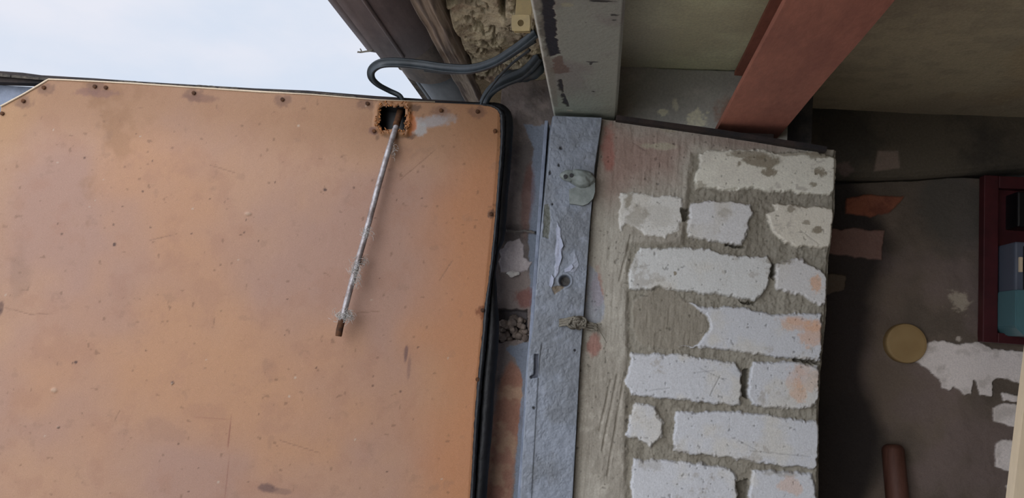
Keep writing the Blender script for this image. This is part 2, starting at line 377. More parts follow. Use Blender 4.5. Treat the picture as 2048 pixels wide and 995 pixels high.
for x0, y0, x1, y1 in ((1250, 745, 1215, 950), (1235, 750, 1205, 900), (1222, 760, 1200, 860), (1262, 470, 1240, 560)):
    H = H - scratch(U, V, JP, (x0, y0), (x1, y1), .003) * .0018
# rounded right arris
H = H - sst(.985, 1, Sg) * .006
pier = relief('wall_pier', JP, U, V, H, C, M_masonry, depth=.34); tag(pier, kind='structure')

# thin steel bearing strip on top of the pier
q0 = JP.at(1232, 236, .012); q1 = JP.at(1652, 299, .012)
bm = bmesh.new(); d = Vector(q1 - q0)
tube_bm(bm, [Vector(q0), Vector(q0) + d * .5 + Vector((0, 0, .002)), Vector(q1)], 1, section=[(-.004, -.07), (.004, -.07), (.004, .006), (-.004, .006)], ref=(0, 0, 1))
o = from_bm('bearing_strip', bm, M_dark); tag(o, 'thin dark steel bearing strip laid on top of the brick pier', 'steel strip')

# masonry above the pier
UF = wallY(1.47)
q = UF.uv([(1238, 300), (1500, 300)])
U, V = grid(axis(.0, .315, .002), axis(1.96, ZC + .02, .002))
n1 = fbm(U, V, .1, 5, 121); n2 = fbm(U, V, .02, 4, 133)
C = mix(const(U, (190, 190, 182)), lin((168, 168, 160)), sst(.4, .7, n1)); H = (n1 - .5) * .008 + (n2 - .5) * .003
fl = blob(U, V, UF, 1395, 235, .018, .014, 3, 1.1); fl = np.maximum(fl, blob(U, V, UF, 1325, 225, .01, .007, 4, .8)); fl = np.maximum(fl, blob(U, V, UF, 1350, 210, .006, .012, 5, .9) * .6)
C = mix(C, lin((240, 238, 214)), fl); C = mix(C, lin((170, 130, 112)), blob(U, V, UF, 1455, 225, .02, .03, 8, .6) * .7)
cr = blob(U, V, UF, 1400, 138, .09, .0018, 10, .5); H -= cr * .006; C = mix(C, lin((50, 46, 44)), cr * .9)
tag(relief('wall_over_pier', UF, U, V, H, C, M_concrete, depth=.27), kind='structure')
U, V = grid(axis(.315, .38, .003), axis(1.94, ZC + .02, .003))
n1 = fbm(U, V, .05, 5, 141); C = mix(const(U, (96, 94, 92)), lin((70, 70, 74)), sst(.4, .7, n1))
tag(relief('wall_over_pier_recess', wallY(1.56), U, V, (n1 - .5) * .01, C, M_concrete, depth=.18), kind='structure')

# outer rebate of the wall beside the gate
RB = wallY(1.465)
U, V = grid(axis(-.215, -.085, .0012), axis(2.10, 1.24, .0015, 0, .06))
n1 = fbm(U, V, .05, 5, 221); n2 = fbm(U, V, .012, 5, 233, .6)
wx = U + (n2 - .5) * .008; wz = V + (fbm(U, V, .012, 4, 9) - .5) * .008
C = mix(const(U, (136, 124, 118)), lin((106, 98, 94)), sst(.4, .65, n1)); H = (n1 - .5) * .012 + (n2 - .5) * .004
def rbp(p): return sdp(wx, wz, RB.uv(p))
rust = sst(-.004, .006, rbp([(1005, 740), (1022, 715), (1045, 740), (1045, 850), (1035, 900), (1022, 1000), (980, 1100), (960, 1000), (985, 830)]) + (n1 - .5) * .02)
C = mix(C, lin((164, 116, 94)), rust * .75); C = mix(C, lin((178, 148, 122)), rust * sst(.5, .7, fbm(U, V, .03, 4, 55)) * .7)
blu = sst(0, .003, rbp([(1045, 250), (1110, 250), (1095, 690), (1080, 1200), (1010, 1200), (1025, 990), (1035, 860), (1045, 760), (1030, 715), (1008, 700), (1020, 690), (1060, 680), (1056, 460), (1066, 300)]))
C = mix(C, lin((128, 138, 152)), blu * .85)
lt = sst(0, .002, rbp([(998, 498), (1020, 482), (1040, 475), (1050, 490), (1048, 515), (1065, 525), (1055, 545), (1000, 545)]))
C = mix(C, lin((182, 172, 170)), lt); H = H + lt * .003
C = mix(C, lin((124, 66, 56)), blob(U, V, RB, 1050, 595, .02, .018, 5) * .6); C = mix(C, lin((112, 70, 60)), blob(U, V, RB, 1055, 400, .012, .06, 6) * .5)
led = sst(-.001, .001, rbp([(1012, 459), (1074, 461), (1074, 466), (1012, 464)])); H = H + led * .010; C = mix(C, lin((112, 106, 100)), led)
H = H + sst(0, .02, V - RB.uv([(1040, 462)])[0][1]) * .006
cav = sst(-.001, .003, rbp([(990, 616), (1055, 618), (1056, 668), (1040, 676), (990, 684)])); H = H - cav * .02; C = mix(C, lin((86, 86, 92)), cav * .6)
tag(relief('wall_rebate', RB, U, V, H, C, M_masonry, depth=.29), kind='structure')
# the rest of the front wall behind the open gate leaf
tag(box('wall_front', -.20, .0, 1.765, 5.0, 0, ZC, M_plain), kind='structure')

# ---- slab over the garage, seen from below
CL = ceilZ(ZC)
U, V = grid(axis(-.0, 1.25, .004, 6.1, .1), axis(1.74, .6, .004, -2.4, .1))
n1 = fbm(U, V, .35, 5, 301); n2 = fbm(U, V * .2, .03, 4, 311, .6); n3 = fbm(U, V, .03, 4, 321)
C = mix(const(U, (184, 170, 142)), lin((162, 148, 126)), sst(.35, .65, n1)); C = mix(C, lin((132, 122, 110)), sst(.45, .7, n3) * .25)
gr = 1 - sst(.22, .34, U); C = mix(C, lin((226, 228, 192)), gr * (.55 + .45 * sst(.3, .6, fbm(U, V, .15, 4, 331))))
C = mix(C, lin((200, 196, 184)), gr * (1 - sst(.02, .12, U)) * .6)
C = mix(C, lin((180, 152, 108)), sst(.4, .6, U) * sst(.5, .7, fbm(U, V, .25, 3, 341)) * .6)
for k in range(26):
    a = random.uniform(1640, 2040); b = random.uniform(10, 230); C = mix(C, lin((190, 176, 140)), blob(U, V, CL, a, b, .0025, .0025, k, .3))
H = (n1 - .5) * .006 + (n2 - .5) * .0012 + (n3 - .5) * .0012
tag(relief('ceiling', CL, U, V, H, C, M_concrete, depth=.16), kind='structure')

# ---- side wall of the garage with a band beam on top
SW = wallY(YS)
U, V = grid(axis(.36, 1.0, .0018, 6.1, .1), axis(2.0, 1.22, .0018, 0, .08))
n1 = fbm(U, V, .18, 5, 401); n2 = fbm(U, V, .03, 5, 411, .6); n3 = fbm(U, V, .008, 3, 421)
wx = U + (n2 - .5) * .012; wz = V + (fbm(U, V, .03, 4, 431, .6) - .5) * .012
C = mix(const(U, (122, 108, 96)), lin((100, 90, 80)), sst(.4, .65, n1)); C = mix(C, lin((128, 112, 108)), sst(.5, .75, fbm(U, V, .1, 3, 441)) * .6)
H = (n1 - .5) * .012 + (n2 - .5) * .005 + (n3 - .5) * .001
def swp(p): return sdp(wx, wz, SW.uv(p))
pier_shade = sst(-.02, .03, swp([(1600, 280), (1700, 350), (1790, 480), (1760, 600), (1745, 760), (1770, 860), (1720, 1100), (1600, 1100)]) + (n1 - .5) * .05)  # shade next to the pier, painted into the wall colour
C = mix(C, lin((48, 44, 44)), pier_shade * .88)
dark_blotch = blob(U, V, SW, 1900, 430, .07, .09, 31, .5); C = mix(C, lin((86, 82, 76)), dark_blotch * .8)  # darker ragged blotch on the wall
for p, c, k in (([(1690, 397), (1740, 390), (1808, 392), (1782, 425), (1740, 434), (1690, 426)], (150, 92, 70), .9), ([(1650, 454), (1770, 460), (1765, 522), (1700, 512), (1650, 508)], (142, 112, 102), .9),
        ([(1650, 545), (1694, 548), (1690, 580), (1660, 590), (1640, 590)], (112, 100, 86), .8)):
    m = sst(-.001, .003, swp(p)); C = mix(C, mix(const(U, c), lin((110, 60, 50)), sst(.45, .7, n2) * (.6 if c[0] > 145 else .1)), m * k); H = H + m * .004
wh = swp([(1849, 686), (1865, 682), (1940, 686), (1957, 682), (1986, 693), (2048, 703), (2130, 705), (2130, 775), (2048, 768), (2015, 759), (1999, 757), (1986, 759), (1982, 791), (1957, 786), (1951, 764), (1947, 761), (1942, 784), (1932, 789), (1907, 772), (1899, 780), (1884, 778), (1878, 759), (1857, 741), (1828, 718), (1844, 701)])
gv = sst(-.002, .004, sdp(U, V, SW.uv([(1600, 340), (1850, 340), (1960, 330), (2150, 322), (2150, 336), (1960, 350), (1850, 359), (1760, 363), (1600, 370)])) + (n2 - .5) * .006); H = H - gv * .03; C = mix(C, lin((52, 50, 52)), gv)  # groove under the band, with its gap shadow painted in dark
whs = [wh, swp([(1986, 814), (2007, 805), (2120, 805), (2120, 855), (2015, 851), (1986, 843)]), swp([(1990, 889), (2003, 878), (2120, 884), (2120, 950), (2032, 943), (2007, 939), (1988, 930)]), swp([(1999, 785), (2040, 792), (2035, 802), (2002, 800)]), swp([(2010, 970), (2030, 955), (2050, 1000), (2030, 1010)])]
for d in whs:
    m = sst(0, .002, d + (n3 - .5) * .004); C = mix(C, mix(const(U, (238, 228, 222)), lin((214, 204, 196)), sst(.5, .7, n2)), m); H = H * (1 - m) + m * (.005 + (n1 - .5) * .003)
C = mix(C, lin((176, 164, 146)), blob(U, V, SW, 1918, 600, .022, .020, 17, 1.0) * .8); C = mix(C, lin((190, 178, 166)), blob(U, V, SW, 1917, 677, .005, .006, 3, .5))
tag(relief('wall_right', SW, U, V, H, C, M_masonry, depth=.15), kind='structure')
BD = wallY(YS - .035)
be = BD.uv([(1650, 352), (1760, 354), (1850, 351), (1960, 342), (2048, 335), (2200, 330)])
uu = axis(.36, 1.0, .003, 6.1, .2); tt = np.linspace(0, 1, 60); Ug, Tg = grid(uu, tt)
zb = np.interp(Ug, be[:, 0], be[:, 1]); V = zb + Tg * (ZC + .02 - zb); U = Ug
n1 = fbm(U, V, .12, 5, 451); C = mix(const(U, (94, 86, 74)), lin((72, 67, 60)), sst(.4, .65, n1))
d = sdp(U, V, BD.uv([(1755, 300), (1800, 298), (1805, 340), (1745, 345)])) + (n1 - .5) * .02
C = mix(C, lin((132, 116, 104)), sst(0, .004, d)); C = mix(C, lin((100, 86, 80)), blob(U, V, BD, 1690, 335, .016, .014, 5))
H = (n1 - .5) * .008 - (1 - sst(0, .08, Tg)) * .008
tag(relief('wall_right_band', BD, U, V, H, C, M_concrete, depth=.18), kind='structure')

# ---------------------------------------------------------------- steel frame post
PP = wallY(1.385)
pL = PP.uv([(1110, 205), (1098, 262), (1092, 330), (1087, 380), (1076, 480), (1068, 580), (1064, 640), (1053, 720), (1048, 800), (1037, 995)])
pR = PP.uv([(1204, 205), (1203, 245), (1190, 330), (1180, 450), (1168, 620), (1160, 720), (1145, 995)])
s = np.linspace(0, 1, 90); tt = axis(0, .80, .0012, 1.995, .06); Sg, Tg = grid(s, tt)
V = 1.999 - Tg; l = poly_x(pL, V); r = poly_x(pR, V); U = l + Sg * (r - l)
wd = Sg * (r - l)
n1 = fbm(U, V, .06, 5, 501); n2 = fbm(U, V, .012, 5, 511, .6); n3 = fbm(U, V, .004, 3, 521)
wx = U + (n2 - .5) * .005; wz = V + (fbm(U, V, .012, 4, 531) - .5) * .006
C = mix(const(U, (124, 130, 140)), lin((108, 112, 118)), sst(.4, .65, n1)); C = mix(C, lin((142, 148, 160)), sst(.6, .8, fbm(U, V, .02, 4, 541)) * .5)
H = (n1 - .5) * .002 + (n2 - .5) * .0026 + (n3 - .5) * .0004
H = H - (1 - sst(0, .004, wd)) * .007
lap = (1 - sst(.0215, .0225, wd)) * sst(1.60, 1.61, 3.2 - V)      # lapped angle, lower half
H = H + lap * .0022
def pp(p): return sdp(wx, wz, PP.uv(p))
# dark worn patch, chipped paint, brown bare metal
ol = sst(0, .002, pp([(1088, 408), (1100, 405), (1103, 440), (1098, 478), (1084, 476)])); C = mix(C, lin((86, 88, 80)), ol); H = H - ol * .001
pe = sst(0, .0012, pp([(1115, 440), (1122, 458), (1125, 500), (1118, 545), (1108, 560), (1112, 500)])); C = mix(C, lin((160, 164, 180)), pe); H = H + pe * .0016
pe = sst(0, .0012, pp([(1128, 540), (1146, 522), (1150, 500), (1160, 530), (1150, 545)])); C = mix(C, lin((148, 152, 164)), pe * .7); H = H + pe * .0012
pe = sst(0, .0012, pp([(1103, 572), (1124, 568), (1130, 574), (1118, 584), (1108, 590)])); C = mix(C, lin((104, 92, 76)), pe); H = H - pe * .001
for (a, b, rx, ry) in ((1105, 408, .002, .002), (1122, 296, .003, .003), (1118, 330, .002, .003), (1100, 345, .002, .004), (1068, 815, .0025, .0025), (1150, 700, .002, .002)):
    m = blob(U, V, PP, a, b, rx, ry, 3, .4); C = mix(C, lin((40, 40, 44)), m); H = H - m * .002
# fine alligatoring as relief
al = np.abs(fbm(U, V, .018, 4, 551) - .5); H = H - (1 - sst(0, .02, al)) * .0007
sl = sst(-.0005, .0005, sdp(U, V, PP.uv([(1069, 708), (1077, 708), (1076, 754), (1062, 756), (1060, 752), (1068, 748)]))); H = H - sl * .006; C = mix(C, lin((64, 68, 80)), sl)
hc = PP.uv([(1130, 561)])[0]; rr = np.sqrt((U - hc[0]) ** 2 + (V - hc[1]) ** 2); H = H - (1 - sst(.008, .0105, rr)) * .012; C = mix(C, lin((50, 46, 40)), 1 - sst(.0075, .009, rr))
H = H + (sst(.0105, .0115, rr) * (1 - sst(.012, .015, rr))) * .0012
root = empty('steel_door_post', (-.075, 1.39, 0)); tag(root, 'grey painted steel door post with peeling paint beside the brick pier', 'door post')
relief('post_body', PP, U, V, H, C, M_paint, depth=.0145, parent=root)
# side flange running back along the rebate
bm = bmesh.new(); bbox(bm, -.1225, -.1165, 1.386, 1.445, 0, 1.99, .001); from_bm('side_flange', bm, M_blue, root)
# curled paint flakes
def flake(pts, lift, seed):
    q = PP.uv(pts); n = len(q); bm = bmesh.new(); random.seed(seed)
    cx = q.mean(0); vs = [bm.verts.new(PP.o + p[0] * PP.u + p[1] * PP.v + PP.n * (.001 + lift * max(0, (p[0] - cx[0]) / (np.ptp(q[:, 0]) / 2)) ** 1.5)) for p in q]
    c = bm.verts.new(PP.o + cx[0] * PP.u + cx[1] * PP.v + PP.n * .0015)
    for i in range(n): bm.faces.new((vs[i], vs[(i + 1) % n], c))
    r = bmesh.ops.extrude_face_region(bm, geom=bm.faces[:]); 
    for v in [g for g in r['geom'] if isinstance(g, bmesh.types.BMVert)]: v.co.y += .0006
    o = from_bm('paint_flake', bm, M_chip, root); o['label'] = 'pale curled flake of peeling paint'
flake([(1112, 455), (1117, 452), (1120, 462), (1119, 470), (1124, 480), (1127, 492), (1122, 500), (1124, 515), (1119, 530), (1113, 545), (1112, 525), (1110, 500), (1113, 480)], .0042, 1)
flake([(1128, 538), (1136, 534), (1144, 528), (1147, 534), (1140, 542), (1130, 544)], .003, 2)
flake([(1103, 548), (1108, 556), (1107, 566), (1103, 575), (1098, 570), (1100, 560)], .003, 3)
# welded lug with two holes and its round plate
def lumpy(name, c, r3, seed, mat, parent, sub=4, amt=.25, freq=60, edit=None):
    bm = bmesh.new(); bmesh.ops.create_icosphere(bm, subdivisions=sub, radius=1)
    for v in bm.verts:
        p = v.co.copy(); q = Vector((p.x * r3[0], p.y * r3[1], p.z * r3[2]))
        k = 1 + amt * mnoise.fractal((q + Vector(c)) * freq + Vector((seed, 0, 0)), 1, 2, 3)
        if edit: q = edit(q)
        v.co = q * k + Vector(c)
    return from_bm(name, bm, mat, parent, True)
M_lug = pmat('thick_paint', (132, 138, 134), .4, 100, .12, .4, 90, .002, base2=(112, 118, 114), s2=40)
c = PP.at(1160, 356, .004); lumpy('hinge_lug', c, (.028, .016, .016), 3, M_lug, root, 5, .22, 45, lambda q: Vector((q.x, q.y, q.z * (1.0 - 9 * max(0, -q.x)) - .12 * q.x)))
c = PP.at(1142, 352, .005); lumpy('hinge_lug', c, (.018, .013, .011), 8, M_lug, root, 4, .2, 60)
for a, b in ((1131, 353), (1143, 351)):
    p = PP.at(a, b, .016); bm = bmesh.new(); tube_bm(bm, [Vector(p) + Vector((0, .01, 0)), Vector(p) + Vector((0, -.0035, 0))], .0036, 12); from_bm('bolt_hole', bm, M_black, root)
q = PP.uv([(1138, 380), (1160, 372), (1190, 366), (1190, 385), (1186, 398), (1176, 408), (1165, 412), (1150, 409), (1139, 408)])
extrude_poly('hinge_plate', PP, q, .006, -.002, M_lug, root)

# rag knotted in the slot by the post
rg = empty('knotted_rag', PP.at(1152, 646, 0)); tag(rg, 'small dirty grey rag knotted and stuffed at the crack beside the steel post', 'rag')
def knot_bm(seed):
    random.seed(seed); bm = bmesh.new()
    for k in range(16):
        a = random.uniform(0, 6.28); pts = []
        cx, cy = 1153 + random.uniform(-8, 10), 646 + random.uniform(-5, 5)
        for j in range(7):
            t = j / 6 * 4.2 + a; pts.append(Vector(PP.at(cx + math.cos(t) * 11, cy + math.sin(t) * 8, .007 + .006 * math.sin(t * 1.7 + k))))
        tube_bm(bm, smooth_path(pts, 3), .0022, 6, jit=.5)
    return bm
from_bm('knot', knot_bm(3), M_rag, rg, True)
bm = bmesh.new()
for k in range(7):
    pts = [Vector(PP.at(1150 + j * 9, 642 + k * 2.2 - 3 + j * 2 + random.uniform(-2, 2), .006 + random.uniform(0, .005) - j * .0012)) for j in range(6)]
    tube_bm(bm, smooth_path(pts, 3), [.0028 * (1 - .035 * i) for i in range(16)], 6, jit=.5)
for k in range(6):
    pts = [Vector(PP.at(1150 - j * 8, 640 + k * 2.6 - 5 + j * .8 + random.uniform(-1, 1), .006 + random.uniform(0, .003) - j * .001)) for j in range(5)]
    tube_bm(bm, smooth_path(pts, 3), [.003 * (1 - .05 * i) for i in range(13)], 6, jit=.5)
from_bm('loose_end', bm, M_rag, rg, True)
bm = bmesh.new(); tube_bm(bm, smooth_path([Vector(PP.at(a, b, .008)) for a, b in ((1185, 648), (1196, 658), (1206, 672), (1213, 685))], 4), .0006, 5); from_bm('thread', bm, M_rag, rg, True)

# rubble stuffed in the cavity behind the post
random.seed(11)
rb = bmesh.new()
for k in range(46):
    a = random.uniform(1003, 1050); b = random.uniform(632, 676)
    if a < 1022 and b < 640: continue
    c = RB.at(a, b, random.uniform(-.012, .006)); r = random.uniform(.004, .009)
    t = bmesh.new(); bmesh.ops.create_icosphere(t, subdivisions=2, radius=r)
    for v in t.verts: v.co = v.co * (1 + .5 * mnoise.noise(v.co * 180 + Vector((k, 0, 0)))) + Vector(c)
    me = bpy.data.meshes.new('t'); t.to_mesh(me); t.free(); rb.from_mesh(me); bpy.data.meshes.remove(me)
M_rub = pmat('rubble', (142, 128, 116), 1, 200, .3, .6, 300, .002, base2=(104, 92, 84), s2=60)
o = from_bm('mortar_rubble', rb, M_rub, None, True); tag(o, 'crumbled mortar rubble packed in the wall cavity between gate and post', 'rubble', kind='stuff')
o = lumpy('foam_lump', RB.at(1025, 547, .004), (.012, .005, .0055), 2, pmat('white_foam', (214, 208, 200), 1, 100, .1, .4), None, 4, .5, 120); tag(o, 'small white dried foam lump on the outer wall rebate', 'foam')

# ---------------------------------------------------------------- steel lintel over the gateway
LP = ceilZ(ZL)
U, V = grid(axis(-.110, .0045, .0012), axis(1.44, .80, .0015, -1.90, .06))
n1 = fbm(U, V, .09, 5, 601); n2 = fbm(U, V, .015, 5, 611, .6)
wx = U + (n2 - .5) * .008; wz = V + (fbm(U, V, .015, 4, 631, .65) - .5) * .016
C = mix(const(U, (152, 154, 144)), lin((140, 136, 130)), sst(.4, .65, n1)); C = mix(C, lin((146, 156, 140)), sst(1.15, 1.38, V) * .6)
H = (n1 - .5) * .002 + (n2 - .5) * .0006
def lpp(p): return sdp(wx, wz, LP.uv(p))
tar = sst(-.001, .0012, lpp([(1082, -60), (1108, -60), (1109, 0), (1113, 60), (1119, 108), (1098, 112), (1084, 60), (1082, 0)]) + (fbm(U, V, .01, 3, 661) - .5) * .010)
C = mix(C, lin((30, 32, 42)), tar); H = H - tar * .001
rs = sst(0, .002, lpp([(1105, 118), (1125, 112), (1130, 130), (1145, 142), (1120, 150), (1100, 145)]) + (n2 - .5) * .02); C = mix(C, lin((108, 84, 72)), rs * .8)
gs = sst(-.001, .0015, lpp([(1117, 153), (1124, 158), (1128, 185), (1140, 214), (1132, 214), (1122, 190)]) + (n2 - .5) * .012); C = mix(C, lin((44, 38, 38)), gs); H = H - gs * .002
le = (1 - sst(-.110, -.104, U + (n2 - .5) * .004)); C = mix(C, lin((178, 176, 166)), le)
wr = sst(0, .003, lpp([(1070, 0), (1085, 0), (1092, 80), (1112, 150), (1118, 215), (1104, 215), (1088, 120)]) + (n2 - .5) * .012); C = mix(C, lin((134, 130, 118)), wr * .7)
for (a, b, rx, ry) in ((1185, 124, .010, .002), (1182, 128, .002, .008), (1230, 30, .006, .003), (1228, 40, .003, .002), (1187, 183, .003, .003), (1200, 2, .018, .003), (1172, 46, .001, .001)):
    m = blob(U, V, LP, a, b, rx, ry, int(a), .8); C = mix(C, lin((52, 50, 48)), m)
C = mix(C, lin((188, 184, 166)), blob(U, V, LP, 1140, 221, .006, .004, 4, .4)); C = mix(C, lin((170, 166, 140)), blob(U, V, LP, 1133, 10, .008, .006, 4, .5) * .7)
H = H - (1 - sst(0, .004, U + .110)) * .004 - sst(.0005, .0045, U) * .004
o = relief('wall_lintel', LP, U, V, H, C, M_paint, depth=.11); tag(o, kind='structure')
tag(box('wall_over_lintel', -.105, .0, -1.9, 1.46, ZL + .09, ZC + .12, M_plain), kind='structure')

# ---------------------------------------------------------------- red I-beam under the slab
zb = 1.998; x0, x1 = ceilZ(zb).uv([(1574, 0)])[0][0], ceilZ(zb).uv([(1790, 0)])[0][0]; xm = (x0 + x1) / 2
xw = x1 - .012; prof = [(x0, zb), (x1, zb), (x1, zb + .010), (x1, zb + .03), (x1, ZC - .03), (x1, ZC - .011), (x1, ZC - .003), (x0 + .032, ZC - .003), (x0 + .032, ZC - .010), (xw, ZC - .013), (xw, zb + .013), (x0, zb + .010)]
bm = bmesh.new()
ys = np.linspace(-2.3, 1.485, 80); rings = [[bm.verts.new((p[0] + .0012 * mnoise.noise(Vector((p[0] * 9, y * 4, 0))), y, p[1])) for p in prof] for y in ys]
for i in range(len(ys) - 1):
    for k in range(12): bm.faces.new((rings[i][k], rings[i][(k + 1) % 12], rings[i + 1][(k + 1) % 12], rings[i + 1][k]))
bm.faces.new(rings[0]); bm.faces.new(rings[-1][::-1])
bmesh.ops.bevel(bm, geom=[e for e in bm.edges if abs(e.verts[0].co.y - e.verts[1].co.y) > .01 and e.verts[0].co.z < zb + .010], offset=.0018, segments=2, affect='EDGES')
o = from_bm('steel_roof_beam', bm, M_redsteel); tag(o, 'red-brown primed steel channel beam carrying the ceiling slab above the brick pier', 'roof beam')
o = box('packing_plate', x0 + .012, x1 - .012, 1.434, 1.472, 1.955, zb - .001, M_dark, None, .001); tag(o, 'dark steel packing plate between the pier top and the red beam', 'steel plate')

# ---------------------------------------------------------------- eaves outside
random.seed(5)
# rough mortar bed under the eave
EP = ceilZ(2.087)
U, V = grid(axis(-.268, -.108, .0015), axis(1.46, .85, .0018, -1.0, .06))
n1 = fbm(U, V, .07, 5, 701); n2 = fbm(U, V, .02, 5, 711, .6)
rid = np.abs(fbm(U, V * .8, .045, 5, 721, .6) - .5) * 2
H = (n1 - .5) * .035 + (n2 - .5) * .012 - (1 - sst(0, .10, rid)) * .016
C = mix(const(U, (184, 172, 148)), lin((150, 138, 118)), sst(.4, .65, n1)); C = mix(C, lin((204, 192, 160)), sst(.5, .7, n2) * .5); C = mix(C, lin((128, 98, 86)), sst(.55, .75, fbm(U, V, .05, 3, 733)) * .5)
wx = U + (n2 - .5) * .02; wz = V + (fbm(U, V, .02, 4, 9) - .5) * .03
ho = sst(-.001, .006, sdp(wx, wz, EP.uv([(985, -10), (1015, -10), (1014, 40), (1000, 30)])))
ho = np.maximum(ho, sst(-.001, .006, sdp(wx, wz, EP.uv([(880, -20), (960, 10), (990, 20), (940, 22), (900, 18), (905, 60), (885, 30)]))))
H = H - ho * .05; C = mix(C, lin((60, 54, 50)), ho * .8)
H = H - (1 - sst(0, .008, U + .268)) * .02
o = relief('wall_eave_mortar', EP, U, V, H, C, M_rough, depth=.10); tag(o, kind='structure')
U, V = grid(axis(-.268, -.198, .003), axis(1.75, 1.46, .003)); n1 = fbm(U, V, .05, 5, 751)
tag(relief('wall_eave_mortar_far', EP, U, V, (n1 - .5) * .02, mix(const(U, (146, 130, 104)), lin((112, 98, 78)), n1), M_rough, depth=.10), kind='structure')
# weathered batten
WP = ceilZ(2.080)
U, V = grid(axis(-.312, -.272, .0012), axis(2.2, .85, .004, -1.0, .06))
g = fbm(U, V * .04, .006, 4, 801, .6); g2 = fbm(U, V, .05, 4, 811)
U2 = U + (fbm(V, V * 0 + 3, .06, 4, 821) - .5) * .003
H = (g - .5) * .005 + (g2 - .5) * .003 - (1 - sst(0, .005, U + .312)) * .01 - sst(-.277, -.272, U) * .01
C = mix(const(U, (160, 146, 132)), lin((112, 102, 96)), sst(.35, .65, g)); C = mix(C, lin((150, 140, 126)), sst(.55, .75, g2) * .4)
o = relief('eave_batten', WP, U2, V, H, C, M_wood, depth=.045); tag(o, 'cracked grey weathered wooden batten running between gutter and eave mortar', 'batten')
# half-round gutter in lapped lengths
def gutter_section(r, cx, zc_, lip):
    out = [(cx - r - lip, zc_ + .012), (cx - r - lip, zc_ - .006), (cx - r - lip * .2, zc_ - .008), (cx - r, zc_ + .0)]
    for k in range(15):
        a = math.pi + math.pi * k / 14; out.append((cx + r * math.cos(a), zc_ + r * .62 * math.sin(a)))
    out += [(cx + r + .004, zc_ + .012)]
    inner = [(x + (cx - x) * .05, z + .003) for x, z in out[::-1]]
    return out + inner
def gutter(y0, y1, r, cx, z, lip, mat, parent, rib=True, slant=0):
    bm = bmesh.new(); sec = gutter_section(r, cx, z, lip)
    if rib: sec = [(cx + (x - cx) * q_, z + (zz - z) * q_) for (x, zz), q_ in zip(sec, [1] * 4 + [1, 1, 1, 1.0, 1.07, 1.07, 1.0, 1, 1, 1, 1, 1, 1, 1, 1] + [1] * 60)]
    if rib: sec = [(x, zz - (.006 if abs(x - (cx - r * .78)) < r * .12 else 0)) for x, zz in sec]
    yy = y1 - (y1 - y0) * np.linspace(1, 0, 50) ** 2
    R = [[bm.verts.new((x + .0015 * mnoise.noise(Vector((x * 8, y * 5, 1))), y - slant * max(0, (y - y0) / (y1 - y0)) ** 10 * min(1, max(0, (x - cx + r) / (2 * r))), zz + .002 * mnoise.noise(Vector((x * 8, y * 5, 7))))) for x, zz in sec] for y in yy]
    m = len(sec)
    for i in range(len(yy) - 1):
        for k in range(m): bm.faces.new((R[i][k], R[i][(k + 1) % m], R[i + 1][(k + 1) % m], R[i + 1][k]))
    bm.faces.new(R[0][::-1]); bm.faces.new(R[-1])
    return from_bm('gutter_length', bm, mat, parent, True)
gt = empty('eave_gutter', (-.40, 1.2, 2.13)); tag(gt, 'long dark brown-grey half-round gutter under the eave in lapped lengths', 'gutter')
gutter(-1.0, 1.452, .066, -.392, 2.136, .022, M_gutter, gt, True, .09)
for k_ in (-.66, .05):
    bm = bmesh.new(); tube_bm(bm, [Vector((-.392 + .066 * k_, y_, 2.136 - .62 * .066 * math.sqrt(1 - k_ * k_) - .001)) for y_ in np.linspace(-1, 1.38 - .05 * k_, 12)], .0035, 8, jit=.1); from_bm('gutter_bead', bm, M_gutter, gt, True)
gutter(1.34, 1.58, .057, -.388, 2.146, .006, M_gutter2, gt, False).name = 'gutter_length'
gutter(1.52, 4.5, .050, -.380, 2.152, .010, M_gutter3, gt, False)
# eave board that the gutter hangs under
tag(box('eave_board', -.475, -.315, -1.0, 4.5, 2.172, 2.19, M_felt, None, .002), 'dark weathered board on top of the gutter at the roof edge', 'board')
# small twig stuck on the gutter
bm = bmesh.new(); p = Vector(EP.at(724, 104, 0)); tube_bm(bm, smooth_path([p + Vector((.02, 0, .004)), p, p + Vector((-.008, .0, .0))], 3), .0018, 6, jit=.5)
tube_bm(bm, [p, p + Vector((-.004, 0, .006))], .0012, 5); tag(from_bm('dry_twig', bm, M_rag, None, True), 'tiny dry twig sticking out from the left edge of the gutter', 'twig')

# beige clip with a round hole by the lintel
def ring_plate(name, c, hw, hh, r, th, mat, parent=None):
    bm = bmesh.new(); n = 32; vs = []
    for z in (0, th):
        o_, i_ = [], []
        for k in range(n):
            a = 2 * math.pi * k / n; cx, sx = math.cos(a), math.sin(a); m = max(abs(cx), abs(sx)); m = m * .85 + .15
            o_.append(bm.verts.new((c[0] + cx / m * hw, c[1] + sx / m * hh, c[2] + z))); i_.append(bm.verts.new((c[0] + cx * r, c[1] + sx * r, c[2] + z)))
        vs.append((o_, i_))
    for k in range(n):
        j = (k + 1) % n
        for (o_, i_) in vs: bm.faces.new((o_[k], o_[j], i_[j], i_[k]))
        bm.faces.new((vs[0][0][k], vs[0][0][j], vs[1][0][j], vs[1][0][k])); bm.faces.new((vs[0][1][k], vs[0][1][j], vs[1][1][j], vs[1][1][k]))
    return from_bm(name, bm, mat, parent)
CP = wallY(1.06); c = CP.at(1043, 46)
bk = empty('cable_clip', c); tag(bk, 'beige plastic clip with a round hole beside the lintel edge', 'clip')
rp_ = ring_plate('clip_plate', (0, 0, 0), .0130, .0110, .0044, .006, M_beige, bk)
rp_.matrix_parent_inverse = Matrix.Identity(4); rp_.rotation_euler = (math.radians(112), 0, math.radians(-4))
bm = bbox(bmesh.new(), -.011, .012, .008, .012, -.010, .06, .001); o = from_bm('clip_stem', bm, M_beige, bk); o.matrix_parent_inverse = Matrix.Identity(4)

